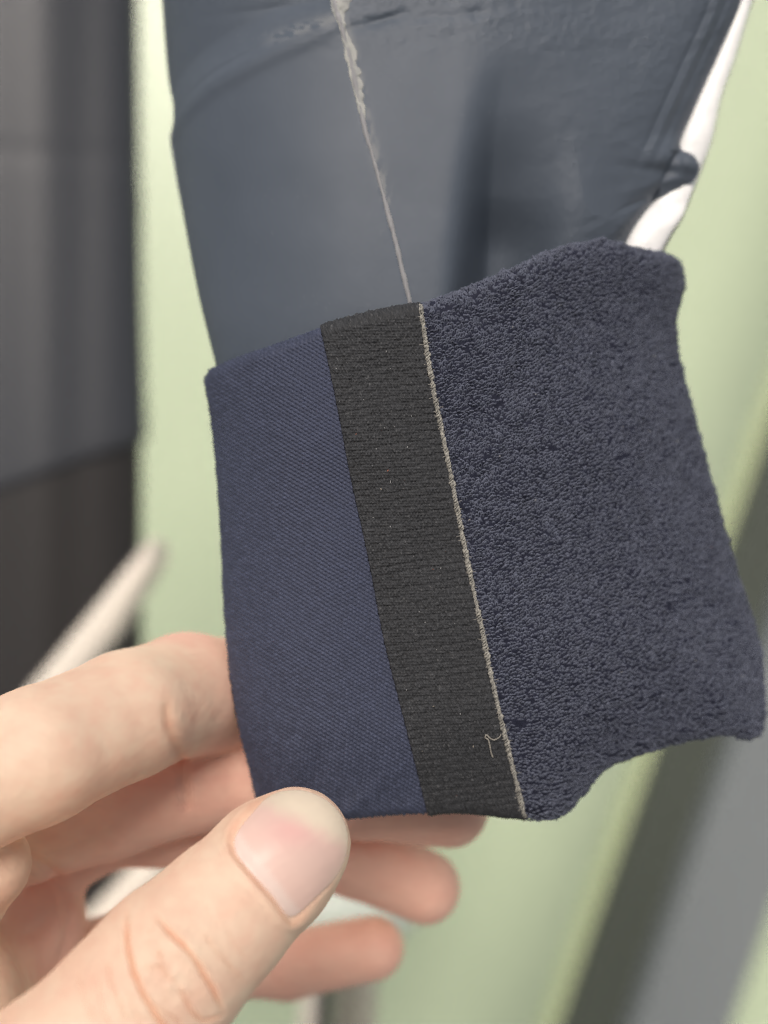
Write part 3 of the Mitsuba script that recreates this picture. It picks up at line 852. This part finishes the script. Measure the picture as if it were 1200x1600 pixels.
wobx = px + 3 * (meshkit.noise(np.stack([px / 12, py / 12, 0 * px], 1), 3) - 0.5)
woby = py + 3 * (meshkit.noise(np.stack([px / 12, py / 12, 0 * px + 5], 1), 4) - 0.5)
for pts_, w__, a__ in TH_CREASES:
    w__ = w__ * 0.78
    cr, tpos = dist_poly(wobx, woby, polyline(pts_)(np.linspace(0, 1, 16)))
    ends = np.clip(np.minimum(tpos, 1 - tpos) * 6 + 0.15, 0, 1)
    g = np.exp(-(cr / w__) ** 2) * ends * on_thumb
    disp += -a__ * g + 0.25 * a__ * np.exp(-((cr - 2.6 * w__) / (1.6 * w__)) ** 2) * ends * on_thumb
    red += g * min(1.0, a__ / 0.0004)
# knuckle puff and fine skin lines
red += 0.45 * np.exp(-((sdn - 4) / 5) ** 2) * on_thumb * np.maximum(prox, leftside)
knu = np.exp(-(((px - 265) + (py - 1510)) / 75) ** 2 - (((px - 265) - (py - 1510)) / 110) ** 2) * on_thumb
nz = meshkit.fbm(np.stack([(px + py) / 10, (px - py) / 22, 0 * px], 1), 3, 33)
disp += knu * 0.00045 * (np.abs(nz - 0.5) * 2 - 0.4)
lin_ = meshkit.fbm(np.stack([(px * 0.87 - py * 0.5) / 8.0 + 2 * nz, (px * 0.5 + py * 0.87) / 46.0, 0 * px], 1), 2, 35)
fine = np.clip(1 - np.abs(lin_ - 0.5) / 0.055, 0, 1)
wide = np.exp(-(((px - 235) + (py - 1520)) / 150) ** 2) * (0.35 + 0.65 * np.exp(-(((px - 265) - (py - 1510)) / 190) ** 2)) * on_thumb
disp -= 0.00008 * fine * wide
red += 0.12 * fine * wide
# finger creases on the index finger
on_index = sstep(0.002, 0.0006, cones(hv, INDEX, 0.0016)) * sstep(0.3, -0.1, hn_[:, 1])
for pts_, w__, a__ in (([(262, 1085), (262, 1120), (270, 1150), (282, 1178), (292, 1205)], 9, 0.0003),):
    cr, tpos = dist_poly(px, py, polyline(pts_)(np.linspace(0, 1, 12)))
    g = np.exp(-(cr / w__) ** 2) * np.clip(np.minimum(tpos, 1 - tpos) * 5 + 0.1, 0, 1) * on_index
    disp += -a__ * g
    red += 0.5 * g
on_mid = sstep(0.002, 0.0006, cones(hv, MIDDLE, 0.0016)) * sstep(0.3, -0.1, hn_[:, 1])
cr, tpos = dist_poly(px, py, [(283, 1150), (284, 1200), (292, 1260)])
disp += -0.0006 * np.exp(-(cr / 8) ** 2) * on_mid
# palm lines
for pts_, a__ in (([(10, 1335), (50, 1345), (95, 1380), (110, 1440), (95, 1500)], 0.0007), ([(-20, 1470), (30, 1465), (70, 1445)], 0.0006), ([(0, 1500), (25, 1525), (45, 1560)], 0.0006)):
    cr, tpos = dist_poly(px, py, polyline(pts_)(np.linspace(0, 1, 12)))
    disp += -a__ * np.exp(-(cr / 9) ** 2) * sstep(0.0, -0.3, hn_[:, 1]) * (hv[:, 1] > -0.004) * (1 - on_thumb)
disp += 0.00022 * (meshkit.fbm(hv * 180, 3, 44) - 0.5)
hv = hv + hn_ * disp[:, None]
# skin tone: the finger pads and the palm are redder than the back of the thumb
blot = meshkit.fbm(hv * 120, 3, 14)[:, None]
mott = meshkit.fbm(hv * 420, 3, 15)[:, None]
back_tone = np.array([0.82, 0.58, 0.43]) * (0.97 + 0.06 * blot) * (1 + (mott - 0.5) * np.array([0.06, 0.26, 0.28]) + (blot - 0.5) * np.array([0.02, 0.16, 0.16]))
pad_tone = np.array([0.83, 0.47, 0.365]) * (0.97 + 0.06 * blot) * (1 + (mott - 0.5) * np.array([0.06, 0.2, 0.2]))
pads = np.zeros(len(hv))
for ch in (MIDDLE, RING, PINKY, INDEX):
    tip = ch[-1][0]
    pads = np.maximum(pads, np.exp(-(np.linalg.norm(hv - tip, axis=1) / 0.013) ** 2))
palmar = np.clip(sstep(0.0, 0.012, hv[:, 1]) * (1 - on_thumb) * 0.85, 0, 1)
k_ = np.clip(np.maximum(pads, palmar), 0, 1)[:, None]
col = back_tone * (1 - k_) + pad_tone * k_
rd = np.clip(red, 0, 1)[:, None]
col = col * (1 - rd * np.array([0.10, 0.32, 0.42]))
tipy = (np.exp(-((px - 470) / 90) ** 2 - ((py - 1330) / 100) ** 2) * on_thumb)[:, None]
col = col * (1 - tipy * np.array([-0.02, 0.02, 0.03]))
put('hand__skin', (hv, np.array(hm.faces)), 'm_skin', color=col)
tag('hand', 'left hand pinching the bottom of the turned-up cuff between thumb and index finger', 'hand')

# thumb nail: a curved plate lying in the thumb's back --------------------
def hit_thumb(px_, py_):
    dirs = at(px_, py_, 1.0) - EYE
    t_ = np.full(px_.shape, 0.11)
    for _ in range(80):
        t_ = t_ + 0.8 * thumb_sdf((EYE + dirs.reshape(-1, 3) * t_.reshape(-1, 1))).reshape(px_.shape)
        t_ = np.minimum(t_, 0.2)
    return EYE + dirs * t_[..., None]


rings_n, seg = 26, 120
loop = np.array(LineString(np.vstack([NAIL, NAIL[:1]])).interpolate(0).coords)
lf = polyline(np.vstack([NAIL, NAIL[:1]]))(np.linspace(0, 1, seg + 1)[:-1])
lf = gaussian_filter(lf, [1.5, 0], mode='wrap')
cen = np.array([452.0, 1336.0])
rad_ = np.sin(np.linspace(0, 1, rings_n) * np.pi / 2)
NP = cen + (lf[None] - cen) * rad_[:, None, None]
npx, npy = NP[..., 0], NP[..., 1]
Hn = hit_thumb(npx, npy)
eps = 2e-5
gr = np.stack([(thumb_sdf(Hn.reshape(-1, 3) + np.eye(3)[q] * eps) - thumb_sdf(Hn.reshape(-1, 3) - np.eye(3)[q] * eps)) for q in range(3)], -1).reshape(Hn.shape)
gr /= np.linalg.norm(gr, axis=-1, keepdims=True)
axial = ((npx - 408) * 0.79 + (npy - 1379) * -0.62) / 118.0       # 0 at the cuticle, 1 at the free edge
lift = 0.00010 + 0.00020 * axial - 0.0006 * sstep(0.93, 1.0, rad_)[:, None] * sstep(0.75, 0.35, axial) - 0.0003 * sstep(0.97, 1.0, rad_)[:, None]
across = (npx - 452) * 0.62 + (npy - 1336) * 0.79
lift = lift + 0.000012 * np.sin(across / 3.1 + 0.6 * np.sin(across / 11)) * sstep(1.0, 0.9, rad_)[:, None]
nailP = Hn + gr * lift[..., None]
bed, lun, free = np.array([0.77, 0.54, 0.46]), np.array([0.81, 0.63, 0.55]), np.array([0.80, 0.68, 0.53])
tl = np.clip(sstep(0.22, 0.10, axial + 0.05 * (meshkit.noise(np.stack([npx / 20, npy / 20, 0 * npx], -1)) - 0.5)), 0, 1)[..., None]
tf_ = np.clip(sstep(0.55, 0.88, axial - 0.0040 * (across + 78) + 0.06 * (meshkit.noise(np.stack([npx / 14, npy / 14, 0 * npx + 3], -1)) - 0.5)), 0, 1)[..., None]
ncol = bed * (1 - tl) + lun * tl
pk = np.exp(-((npx - 455) / 40) ** 2 - ((npy - 1300) / 24) ** 2)[..., None]
ncol = ncol * (1 - 0.0 * pk) * (1 + pk * np.array([0.04, -0.10, -0.06]))
ncol = ncol * (1 - tf_) + free * tf_
i, j = np.meshgrid(np.arange(rings_n - 1), np.arange(seg), indexing='ij')
A, B = i * seg + j, i * seg + (j + 1) % seg
nf = np.vstack([np.stack([A, A + seg, B + seg], -1).reshape(-1, 3), np.stack([A, B + seg, B], -1).reshape(-1, 3)])
put('hand__thumb_nail', (nailP.reshape(-1, 3), nf), 'm_nail', color=ncol.reshape(-1, 3))
tag('hand__thumb_nail', 'pink thumb nail with pale free edge')
